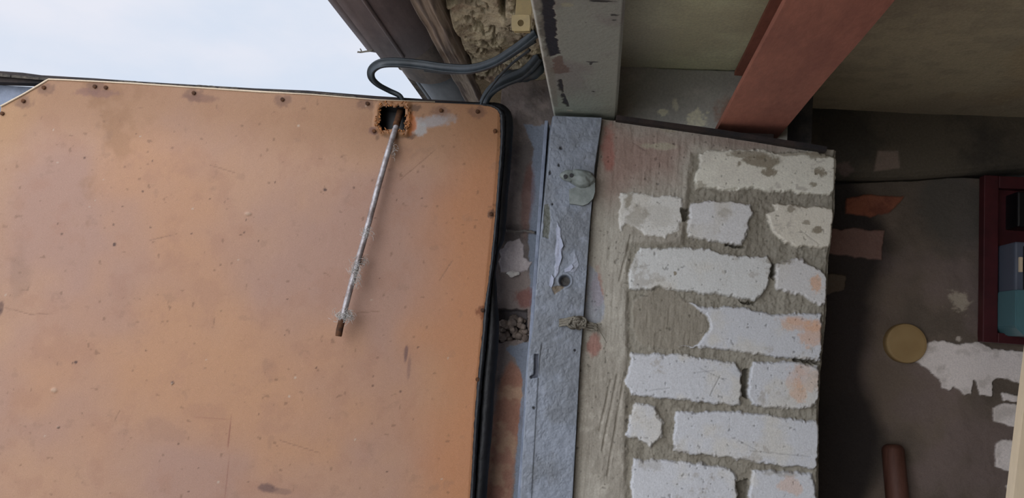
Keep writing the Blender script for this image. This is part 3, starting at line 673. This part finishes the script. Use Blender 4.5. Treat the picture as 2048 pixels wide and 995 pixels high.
# cables
def cable(name, pts, r, gap, label, group=None):
    P = smooth_path(pts, 10); bm = bmesh.new()
    sec = [(math.cos(a) * 1.0 + (gap / r if math.cos(a) >= 0 else -gap / r), math.sin(a)) for a in [2 * math.pi * (k + .5) / 20 for k in range(20)]]
    sec = [(x * (1 if abs(x) > .3 else 1), y * (.62 if abs(x) < gap / r + .35 else 1)) for x, y in sec]
    tube_bm(bm, P, r, section=sec, ref=None)
    o = from_bm(name, bm, M_cable, None, True); tag(o, label, 'cable', group); return o
def at(px, py, y): return Vector(hit(px, py, (0, y, 0), (0, 1, 0)))
cable('flat_cable', [at(1072, 66, 1.19), at(1050, 84, 1.20), at(1022, 104, 1.22), at(985, 126, 1.25), at(940, 138, 1.28), at(890, 136, 1.30), at(840, 129, 1.31), at(795, 125, 1.31), at(762, 127, 1.31), at(744, 139, 1.32), at(743, 155, 1.33), at(756, 169, 1.345), at(778, 181, 1.36), at(800, 192, 1.365), at(806, 206, 1.37)], .0042, .0042,
      'dark flat twin cable looping out past the gutter down to the gate top')
cable('flat_cable', [at(1070, 78, 1.215), at(1045, 93, 1.23), at(1005, 118, 1.26), at(960, 133, 1.29), at(905, 141, 1.31), at(850, 136, 1.32)], .0036, .003, 'thinner dark cable lying against the looping cable')
cable('flat_cable', [at(1078, 112, 1.30), at(1066, 128, 1.31), at(1045, 147, 1.33), at(1015, 160, 1.35), at(990, 174, 1.37), at(975, 190, 1.385), at(968, 206, 1.39), at(966, 222, 1.40)], .0050, .0060, 'thick dark twin cable curving from the lintel down behind the gate corner')
cable('flat_cable', [at(1060, 100, 1.26), at(1030, 122, 1.29), at(1005, 146, 1.32), at(985, 170, 1.35), at(968, 194, 1.37), at(960, 214, 1.38)], .0022, .0, 'thin single cable dropping straight behind the gate corner')
# dark rubber wrap at the cable exit
bm = bmesh.new(); tube_bm(bm, smooth_path([at(1080, 120, 1.33), at(1066, 142, 1.335), at(1040, 150, 1.35), at(1008, 150, 1.37), at(990, 160, 1.38)], 6), [.010, .014, .016, .017, .017, .016, .016, .016, .015, .014, .013, .012, .012, .011, .010, .009, .009, .008, .007, .006, .005, .005, .004, .003, .003], 10, jit=.25, asp=.6)
tag(from_bm('rubber_strip', bm, M_cable, None, True), 'dark crumpled rubber strip wrapped behind the cables at the wall corner', 'rubber strip')

# ---------------------------------------------------------------- gate leaf, swung open
a = math.radians(6.0); H0 = np.array([-.200, 1.378, 0])
DP = Plane(H0, (math.cos(a), math.sin(a), 0), (0, 0, 1), (math.sin(a), -math.cos(a), 0))
gate = empty('gate_leaf', (-.200, 1.378, 0)); tag(gate, 'open gate leaf lined with an orange-brown hardboard sheet', 'gate')
tpx = [(2, 214), (50, 188), (92, 163), (97, 160), (130, 161), (260, 168), (400, 177), (520, 185), (620, 190), (757, 201), (870, 205), (960, 209), (984, 211), (994, 215), (1000, 224), (1002, 232)]
top = DP.uv(tpx)
rE = DP.uv([(1002, 232), (1001, 290), (996, 360), (990, 440), (984, 500), (974, 600), (964, 700), (955, 790), (943, 995)])
rE[:, 0] = rE[:, 0]
uL = top[0][0]
s = np.concatenate([np.linspace(0, .98, 470), np.linspace(.981, 1, 24)]); tt = axis(0, .86, .002, 1.80, .06)
Sg, Tg = grid(s, tt)
for it in range(2):
    V = 2.0 - Tg if it == 0 else V
    R = poly_x(rE, V); U = uL + Sg * (R - uL); V = np.interp(U, top[:, 0], top[:, 1]) - Tg
n1 = fbm(U, V, .22, 5, 901); n2 = fbm(U, V, .04, 5, 911, .6); n3 = fbm(U, V, .006, 3, 921, .6)
C = mix(const(U, (196, 148, 116)), lin((184, 140, 118)), sst(.35, .65, n1)); C = mix(C, lin((202, 146, 104)), sst(.5, .75, fbm(U, V, .3, 4, 931)) * .7)
C = mix(C, lin((176, 126, 100)), sst(.5, .75, n2) * .35)
C = mix(C, lin((204, 138, 94)), sst(.84, .97, Sg + (n1 - .5) * .15) * .9)
C = mix(C, lin((164, 116, 78)), (1 - sst(.02, .13, Tg + (n1 - .5) * .10)) * .6)                                  # yellowed top
C = mix(C, lin((150, 104, 66)), sst(.62, .78, fbm(U, V, .09, 5, 941, .65)) * (1 - sst(.1, .45, Sg)) * (1 - sst(.1, .5, Tg)) * .6)
C = mix(C, lin((208, 158, 108)), (1 - sst(0, .10, Sg + (n1 - .5) * .05)) * .4)
C = mix(C, lin((150, 112, 90)), sst(.70, .80, fbm(U, V, .025, 4, 951, .6)) * .25)
H = (n3 - .5) * .0004 + (n1 - .5) * .004
sp = sst(.84, .88, fbm(U, V, .010, 2, 961)); C = mix(C, lin((120, 84, 60)), sp * .45)
def dblob(a_, b_, rx, ry, col, k=1, rg=.5, sd=3, dh=0):
    global C, H
    m = blob(U, V, DP, a_, b_, rx, ry, sd, rg); C = mix(C, lin(col), m * k)
    if dh: H = H + m * dh
for a_, b_ in ((190, 173), (388, 187), (565, 199), (88, 175), (47, 202), (882, 222), (955, 222), (735, 205)):
    dblob(a_, b_ + 2, .016, .012, (120, 82, 66), .55, .7, int(a_))
dblob(195, 185, .035, .010, (140, 96, 84), .6, .8, 5); dblob(400, 195, .03, .007, (134, 92, 74), .6, .8, 6)
dblob(860, 240, .030, .011, (176, 168, 166), .75, .9, 7); dblob(835, 255, .018, .012, (186, 180, 176), .8, .9, 8); dblob(900, 232, .015, .009, (168, 150, 140), .5, .9, 8)
dblob(818, 270, .010, .006, (96, 62, 44), .8, .8, 9); dblob(822, 248, .010, .018, (196, 110, 50), .9, .6, 10, -.001); dblob(830, 215, .012, .006, (110, 80, 60), .8, .9, 12)
dblob(748, 262, .010, .007, (110, 70, 64), .7, .6, 11); dblob(758, 240, .006, .026, (120, 84, 60), .8, .7, 12); dblob(770, 206, .012, .004, (110, 90, 72), .7, .8, 13)
dblob(785, 272, .022, .004, (130, 92, 62), .7, .7, 14)
dblob(812, 705, .003, .014, (112, 80, 76), .75, .3, 15); dblob(818, 735, .003, .02, (132, 96, 86), .5, .4, 16)
dblob(535, 975, .016, .007, (110, 80, 74), .75, .5, 17); dblob(560, 982, .02, .005, (130, 96, 84), .5, .5, 18)
dblob(458, 870, .0012, .03, (150, 90, 72), .8, .3, 19); dblob(456, 945, .001, .05, (148, 94, 78), .55, .3, 20); dblob(420, 835, .03, .0014, (160, 104, 84), .4, .4, 21)
dblob(2, 615, .004, .012, (112, 78, 66), .8, .4, 22); dblob(965, 625, .010, .010, (140, 80, 48), .8, .8, 23); dblob(982, 428, .006, .007, (104, 74, 58), .8, .7, 24); dblob(990, 262, .003, .004, (100, 60, 50), .9, .5, 25)
dblob(40, 550, .02, .05, (150, 114, 92), .3, .8, 26); dblob(330, 865, .04, .02, (160, 118, 98), .25, .8, 27)
for k in range(60):
    a_, b_ = random.uniform(10, 960), random.uniform(200, 990); dblob(a_, b_, random.uniform(.0010, .0022), random.uniform(.0010, .0022), random.choice([(96, 64, 50), (110, 76, 58), (206, 180, 156)]), .8, .4, k)
for a_, b_, r_ in ((650, 379, .0032), (229, 488, .0032), (152, 724, .0028), (1, 620, .002), (345, 765, .003), (117, 854, .0024)): dblob(a_, b_, r_, r_, (84, 56, 48), .9, .4, int(a_))
for (a_, b_, rx, ry) in ((108, 780, .005, .004), (496, 427, .006, .0025), (344, 766, .002, .002), (117, 853, .002, .0015)): dblob(a_, b_, rx, ry, (206, 172, 144), .6, .5, int(b_), .0016)
n2 = fbm(U, V, .05, 4, 971)
for p_, q_ in (((0, 612), (60, 628)), ((60, 628), (105, 627)), ((650, 545), (660, 552)), ((715, 625), (760, 622)), ((240, 820), (230, 840)), ((870, 300), (800, 360)), ((420, 330), (470, 345)), ((560, 880), (640, 905)), ((880, 560), (905, 520)), ((300, 480), (345, 470))):
    m = scratch(U, V, DP, p_, q_, .0012); C = mix(C, lin((150, 108, 84)), m * .6); H = H - m * .0003
# yellow-brown grain toward the rim and lifted fibre lip around the lock hole
hole = DP.uv([(763, 210), (790, 213), (812, 211), (814, 236), (809, 262), (790, 258), (765, 262), (758, 250), (760, 225)])
wx = U + (fbm(U, V, .008, 3, 981) - .5) * .008; wz = V + (fbm(U, V, .008, 3, 991) - .5) * .008
dh = sdp(wx, wz, hole); lip = (1 - sst(.0, .008, np.abs(dh + .004))); H = H + lip * (.002 + .003 * fbm(U, V, .005, 3, 995)); C = mix(C, lin((176, 116, 66)), lip * .55)
H = H - np.clip(sst(.992, 1, Sg), 0, 1) * .0015
C = C * np.array([.66, .70, .72])
b0 = relief('hardboard_panel', DP, U, V, H, C, M_board, depth=.004, cut=(dh > 0), parent=gate, back_cap=False)
b0['label'] = 'orange-brown hardboard lining sheet with a torn square lock hole'
# pale trim bead along the top and the chamfer
bm = bmesh.new(); pts = [Vector(DP.at(x, y - 1.5, .0)) for x, y in tpx[:11]]
tube_bm(bm, pts, [.0018] * 3 + [.0016] * 5 + [.0010] * 3, 6, jit=.5); from_bm('edge_bead', bm, M_edge, gate, True)
# frame behind: outer sheet, rails, dark cap
OS = Plane(H0 - DP.n * .045, DP.u, DP.v, DP.n)
q = OS.uv([(-160, 162), (2, 170), (95, 176), (400, 192), (757, 214), (1000, 224)]); q = [tuple(p) for p in q] + [(q[-1][0], .15), (q[0][0], .15)]
o = extrude_poly('outer_sheet', OS, q, 0, -.004, M_blue, gate); o['label'] = 'grey-blue painted metal outer sheet with flaking paint'
q = OS.uv([(-160, 138), (2, 149), (60, 153), (97, 158), (200, 164), (300, 171), (400, 177), (520, 184), (620, 188), (757, 199), (1000, 214), (1000, 222), (757, 213), (400, 196), (95, 174), (2, 171), (-160, 160)])
extrude_poly('top_rail', OS, q, .022, .002, M_dark, gate)
for (x_, w_) in ((-.04, .03), (-.55, .03), (-1.03, .03)):
    bm = bmesh.new(); bbox(bm, 0, w_, -.030, 0, .2, 1.93, .002)
    bmesh.ops.transform(bm, matrix=Matrix.Rotation(a, 4, 'Z'), verts=bm.verts)
    bmesh.ops.translate(bm, vec=Vector(H0 + DP.u * x_ - DP.n * .008 - DP.n * .03 * 0 + np.array([0, 0, 0]) - DP.n * .0), verts=bm.verts)
    # push fully behind the board
    bmesh.ops.translate(bm, vec=Vector(-DP.n * .030), verts=bm.verts)
    from_bm('frame_upright', bm, M_dark, gate)
# ragged felt on the top rail
random.seed(9); bm = bmesh.new(); x = -150
ftop = lambda X: np.interp(X, [-160, 2, 97, 200, 300, 400, 520, 620, 757], [139, 150, 158, 163.5, 169.5, 175.5, 183, 188, 199])
while x < 700:
    L_ = random.uniform(30, 95); x2 = min(x + L_, 712); th = random.uniform(2.0, 5.5); n = 8
    fr = []; 
    for k in range(n + 1):
        X = x + (x2 - x) * k / n; e = .4 if k in (0, n) else 1
        fr.append((X, ftop(X) + 3, ftop(X) - th * e - random.uniform(0, .8)))
    A = [[bm.verts.new(OS.at(X, yb, .030)), bm.verts.new(OS.at(X, yt, .030)), bm.verts.new(OS.at(X, yt, -.012)), bm.verts.new(OS.at(X, yb, -.012))] for X, yb, yt in fr]
    for k in range(n):
        for j in range(4): bm.faces.new((A[k][j], A[k][(j + 1) % 4], A[k + 1][(j + 1) % 4], A[k + 1][j]))
    bm.faces.new(A[0]); bm.faces.new(A[-1][::-1]); x = x2 + random.uniform(-6, 3)
from_bm('felt_cap', bm, M_felt, gate)
# dark inside of lock hole: lock box walls
c0 = DP.uv([(756, 206)])[0]; c1 = DP.uv([(818, 266)])[0]
bm = bmesh.new()
for (u0, u1, v0, v1, d0, d1) in ((c0[0] - .006, c0[0], c1[1], c0[1], -.005, -.044), (c1[0], c1[0] + .006, c1[1], c0[1], -.005, -.044), (c0[0], c1[0], c1[1] - .006, c1[1], -.005, -.044), (c0[0], c1[0], c1[1] - .006, c0[1], -.040, -.044), (c0[0], c1[0], c0[1] - .004, c0[1], -.005, -.044)):
    P8 = [bm.verts.new(DP.o + uu_ * DP.u + vv_ * DP.v + DP.n * dd) for uu_ in (u0, u1) for dd in (d0, d1) for vv_ in (v0, v1)]
    for f in ((0, 1, 3, 2), (4, 6, 7, 5), (0, 4, 5, 1), (2, 3, 7, 6), (0, 2, 6, 4), (1, 5, 7, 3)): bm.faces.new([P8[i] for i in f])
from_bm('lock_box', bm, M_black, gate)
# torn fibres round the hole
bm = bmesh.new(); random.seed(21)
for k in range(90):
    i = random.randrange(len(hole)); t = random.random(); p = hole[i] * (1 - t) + hole[(i + 1) % len(hole)] * t
    ce = hole.mean(0); out_ = (p - ce) / np.linalg.norm(p - ce)
    p = p + out_ * random.uniform(0, .006); p3 = DP.o + p[0] * DP.u + p[1] * DP.v
    e = p3 + DP.n * random.uniform(.001, .006) + DP.u * random.uniform(-.005, .005) + DP.v * random.uniform(-.006, .006)
    tube_bm(bm, [Vector(p3), Vector((p3 + e) / 2 + DP.n * .001), Vector(e)], [.0014, .0012, .0005], 5, jit=.6)
M_fib = pmat('torn_fibre', (178, 120, 72), 1, 100, .3, 0, base2=(120, 80, 52), s2=90)
o = from_bm('torn_fibre', bm, M_fib, gate, True); o['kind'] = 'stuff'
# nails
for k, (x_, y_) in enumerate(((47, 202), (88, 175), (190, 173), (212, 175), (388, 186), (565, 199), (735, 207), (748, 262), (882, 221), (955, 223), (990, 262), (982, 428), (965, 620), (955, 758), (5, 227))):
    p = DP.at(x_, y_, .0); bm = bmesh.new(); tube_bm(bm, [Vector(p - DP.n * .003), Vector(p + DP.n * .0022), Vector(p + DP.n * .0030)], [.0036, .0036, .0020], 12); from_bm('nail', bm, M_rust, gate)
# rubber seal: wide folded tube down the right edge, thin on top
bm = bmesh.new(); off = -.022
pa = [(862, 205.5, .0030), (900, 207, .0034), (940, 208.5, .0042), (975, 211, .0060), (996, 216, .0095), (1008, 228, .0125), (1012, 250, .0130), (1011, 290, .0125), (1008, 340, .0118), (1004, 390, .0110), (1001, 440, .0104), (998, 478, .0094), (992, 500, .0060), (990, 520, .0048), (986, 545, .0050), (986, 575, .0070), (985, 605, .0090), (985, 650, .0120), (981, 700, .0135), (975, 770, .0135), (970, 850, .0130), (964, 920, .0130), (958, 995, .0130), (950, 1100, .013), (942, 1250, .013)]
P = smooth_path([DP.at(x_, y_, off) for x_, y_, r_ in pa], 6); Rr = np.interp(np.arange(len(P)), np.arange(len(pa)) * 6, [r_ for *_, r_ in pa])
tube_bm(bm, P, list(Rr), 16, jit=.08, ref=tuple(DP.n), asp=1.0); o = from_bm('rubber_seal', bm, M_rubber, gate, True)
# inner lip of the seal, pressed against the board
bm = bmesh.new(); pa = [(962, 209, .002), (985, 212, .003), (1000, 222, .004), (1005, 240, .0045), (1004, 300, .004), (999, 360, .004), (993, 440, .0035), (988, 495, .004), (980, 560, .003), (974, 610, .0045), (966, 700, .0045), (957, 790, .0045), (950, 890, .004), (944, 1000, .004), (930, 1250, .004)]
P = smooth_path([DP.at(x_, y_, -.002) for x_, y_, r_ in pa], 12); Rr = np.interp(np.arange(len(P)), np.arange(len(pa)) * 12, [r_ for *_, r_ in pa])
tube_bm(bm, P, list(Rr), 8, jit=.35); from_bm('seal_lip', bm, M_rubber, gate, True)

# ---------------------------------------------------------------- steel rod hanging out of the lock hole
rod = empty('steel_rod', DP.at(800, 228, -.02)); tag(rod, 'thin bare steel rod slanting down from the torn hole in the hardboard', 'rod')
P = smooth_path([DP.at(801, 222, -.028), DP.at(795, 245, -.006), DP.at(782, 285, .012), DP.at(760, 360, .020), DP.at(732, 465, .026), DP.at(705, 560, .030), DP.at(684, 640, .032)], 8)
bm = bmesh.new(); tube_bm(bm, P, .0052, 16, jit=.03); from_bm('rod_shaft', bm, M_steel, rod, True)
P = smooth_path([DP.at(684.5, 638, .032), DP.at(680, 655, .0325), DP.at(677, 672, .033)], 4); bm = bmesh.new(); tube_bm(bm, P, [.0054, .0056, .0058, .0058, .0058, .0058, .0058, .0057, .0050], 16, jit=.05)
o = from_bm('rod_tip', bm, M_rust, rod, True); o['label'] = 'brown rusty lower end'
P = smooth_path([DP.at(803, 214, -.034), DP.at(799, 228, -.018), DP.at(792, 252, .001)], 4); bm = bmesh.new(); tube_bm(bm, P, .0062, 12, jit=.12); o = from_bm('rod_sleeve', bm, M_rust, rod, True); o['label'] = 'rusty upper end inside the hole'
def web(cx, cy, rx, ry, n, seed, off):
    random.seed(seed); bm = bmesh.new()
    for k in range(n):
        x_, y_ = cx + random.gauss(0, rx * .45), cy + random.gauss(0, ry * .45); t = random.uniform(0, 6.28); l_ = random.uniform(5, 14)
        pts = [Vector(DP.at(x_ + math.cos(t + j * .5) * l_ * j / 3, y_ + math.sin(t + j * .5) * l_ * j / 3, off + random.uniform(-.003, .004))) for j in range(4)]
        tube_bm(bm, smooth_path(pts, 2), .00032, 4)
    o = from_bm('cobweb', bm, M_web, rod, True); o['kind'] = 'stuff'
web(686, 632, 14, 10, 150, 1, .034); web(712, 545, 8, 26, 120, 2, .033); web(733, 466, 8, 5, 50, 3, .030); web(724, 522, 10, 8, 50, 4, .022); web(698, 628, 10, 8, 60, 5, .03); web(786, 300, 4, 18, 30, 6, .012)

# ---------------------------------------------------------------- things on the side wall
# round lid
c = SW.at(1807, 686, .0); bm = bmesh.new()
tube_bm(bm, [Vector(c) + Vector((0, y_, 0)) for y_ in (.004, -.014, -.0175, -.0185)], [.0400, .0400, .0385, .034], 48)
o = from_bm('junction_box_lid', bm, M_bakelite); tag(o, 'round tan plastic lid of a junction box on the dark side wall', 'junction box'); 
for p in o.data.polygons: p.use_smooth = False
# dark red meter board
mb = empty('meter_board', SW.at(2000, 520, .0)); tag(mb, 'dark red painted wooden board hung on the side wall', 'meter board')
XL = wallY(YS - .045)
x0 = XL.at(1967, 500)[0]; z1 = XL.at(1975, 350)[2]; z0 = XL.at(1965, 683)[2]; x1 = x0 + .30; yf = YS - .045
from_bm('back_panel', bbox(bmesh.new(), x0 + .01, x1 - .01, yf + .020, YS + .003, z0 + .01, z1 - .01, .001), M_redwood, mb)
bw = .028
from_bm('frame_stile', bbox(bmesh.new(), x0, x0 + bw, yf, yf + .022, z0, z1, .002), M_redwood, mb)
from_bm('frame_stile', bbox(bmesh.new(), x1 - bw, x1, yf, yf + .022, z0, z1, .002), M_redwood, mb)
from_bm('frame_rail', bbox(bmesh.new(), x0 + bw, x1 - bw, yf, yf + .022, z1 - .025, z1, .002), M_redwood, mb)
from_bm('frame_rail', bbox(bmesh.new(), x0 + bw, x1 - bw, yf, yf + .022, z0, z0 + .02, .002), M_redwood, mb)
# electricity meter
em = empty('electricity_meter', (x0 + .11, yf, z0 + .02)); tag(em, 'black and grey electricity meter with a teal lower cover on the red board', 'electricity meter')
mx0 = XL.at(2012, 600, .03)[0]; mx1 = mx0 + .15
zt = XL.at(2040, 487, .03)[2]; zm = XL.at(2040, 583, .03)[2]; zbt = XL.at(2040, 672, .03)[2]
from_bm('meter_case', bbox(bmesh.new(), mx0 + .004, mx1 - .004, yf - .055, yf + .0195, zm - .002, zt, .004), M_grey, em)
from_bm('meter_window', bbox(bmesh.new(), mx0 + .018, mx1 - .008, yf - .060, yf - .054, zm + .002, zt - .008, .002), M_black, em)
from_bm('sealing_strip', bbox(bmesh.new(), mx0 + .010, mx0 + .016, yf - .060, yf - .054, zm + .035, zt - .03, .001), M_pale, em)
bm = bmesh.new(); ch = .016
pr = [(mx0, zm), (mx1, zm), (mx1, zbt + ch), (mx1 - ch, zbt), (mx0 + ch, zbt), (mx0, zbt + ch)]
f = [bm.verts.new((x_, yf - .066, z_)) for x_, z_ in pr]; b_ = [bm.verts.new((x_, yf + .0195, z_)) for x_, z_ in pr]
bm.faces.new(f); bm.faces.new(b_[::-1])
for i in range(6): bm.faces.new((f[i], b_[i], b_[(i + 1) % 6], f[(i + 1) % 6]))
bmesh.ops.bevel(bm, geom=bm.edges[:], offset=.002, segments=2, affect='EDGES'); from_bm('terminal_cover', bm, M_teal, em)
# black fuse box above
fx0 = XL.at(2030, 420, .02)[0]; fz1 = XL.at(2040, 384, .02)[2]; fz0 = XL.at(2040, 455, .02)[2]
fb = empty('fuse_box', (fx0 + .05, yf, fz0)); tag(fb, 'black plastic fuse box above the meter on the red board', 'fuse box')
from_bm('fuse_case', bbox(bmesh.new(), fx0, fx0 + .11, yf - .030, yf + .0195, fz0, fz1, .004), M_black, fb)
from_bm('fuse_cap', bbox(bmesh.new(), fx0 + .02, fx0 + .045, yf - .042, yf - .029, fz0 + .015, fz1 - .015, .003), M_black, fb)
from_bm('fuse_cap', bbox(bmesh.new(), fx0 + .06, fx0 + .085, yf - .042, yf - .029, fz0 + .015, fz1 - .015, .003), M_black, fb)

# wooden tool handle leaning on the side wall
p1 = Vector(wallY(YS - .028).at(1786, 900)); q = Vector(wallY(YS - .045).at(1800, 1000)); dr = (q - p1)
p0 = p1 + dr * (p1.z - .02) / (p1.z - q.z); p0.y = YS - .20; p0.x = p1.x + .10
bm = bmesh.new(); n = 20; pts = [p1.lerp(p0, t) for t in np.linspace(0, 1, n)]
dn = (p1 - p0).normalized(); pts = [p1 + dn * .012, p1 + dn * .009, p1 + dn * .002] + pts[1:]
tube_bm(bm, pts, [.010, .017, .021] + [.0215] * (n - 1), 20, jit=.015)
o = from_bm('tool_handle', bm, M_handle, None, True); tag(o, 'brown round wooden tool handle leaning in the dark against the side wall', 'tool handle')

# pale plank at the right
PL = wallY(1.15); p = PL.at(2050, 800); q = PL.at(2027, 995)
d = (Vector(q) - Vector(p)); t_ = (q[2]) / (p[2] - q[2]); base = Vector(q) + d * t_; topv = Vector(p) - d * 1.8
bm = bmesh.new(); sec = [(0, 0), (.05, 0), (.05, .02), (0, .02)]
A = [[bm.verts.new(v + Vector((x_, y_, 0))) for x_, y_ in sec] for v in (topv, Vector(p), Vector(q), base)]
for i in range(3):
    for k in range(4): bm.faces.new((A[i][k], A[i][(k + 1) % 4], A[i + 1][(k + 1) % 4], A[i + 1][k]))
bm.faces.new(A[0]); bm.faces.new(A[-1][::-1]); bmesh.ops.bevel(bm, geom=[e for e in bm.edges if abs(e.verts[0].co.z - e.verts[1].co.z) > .1], offset=.003, segments=2, affect='EDGES')
o = from_bm('wooden_plank', bm, M_pale); tag(o, 'pale bare wooden plank standing at the right edge of view', 'plank')
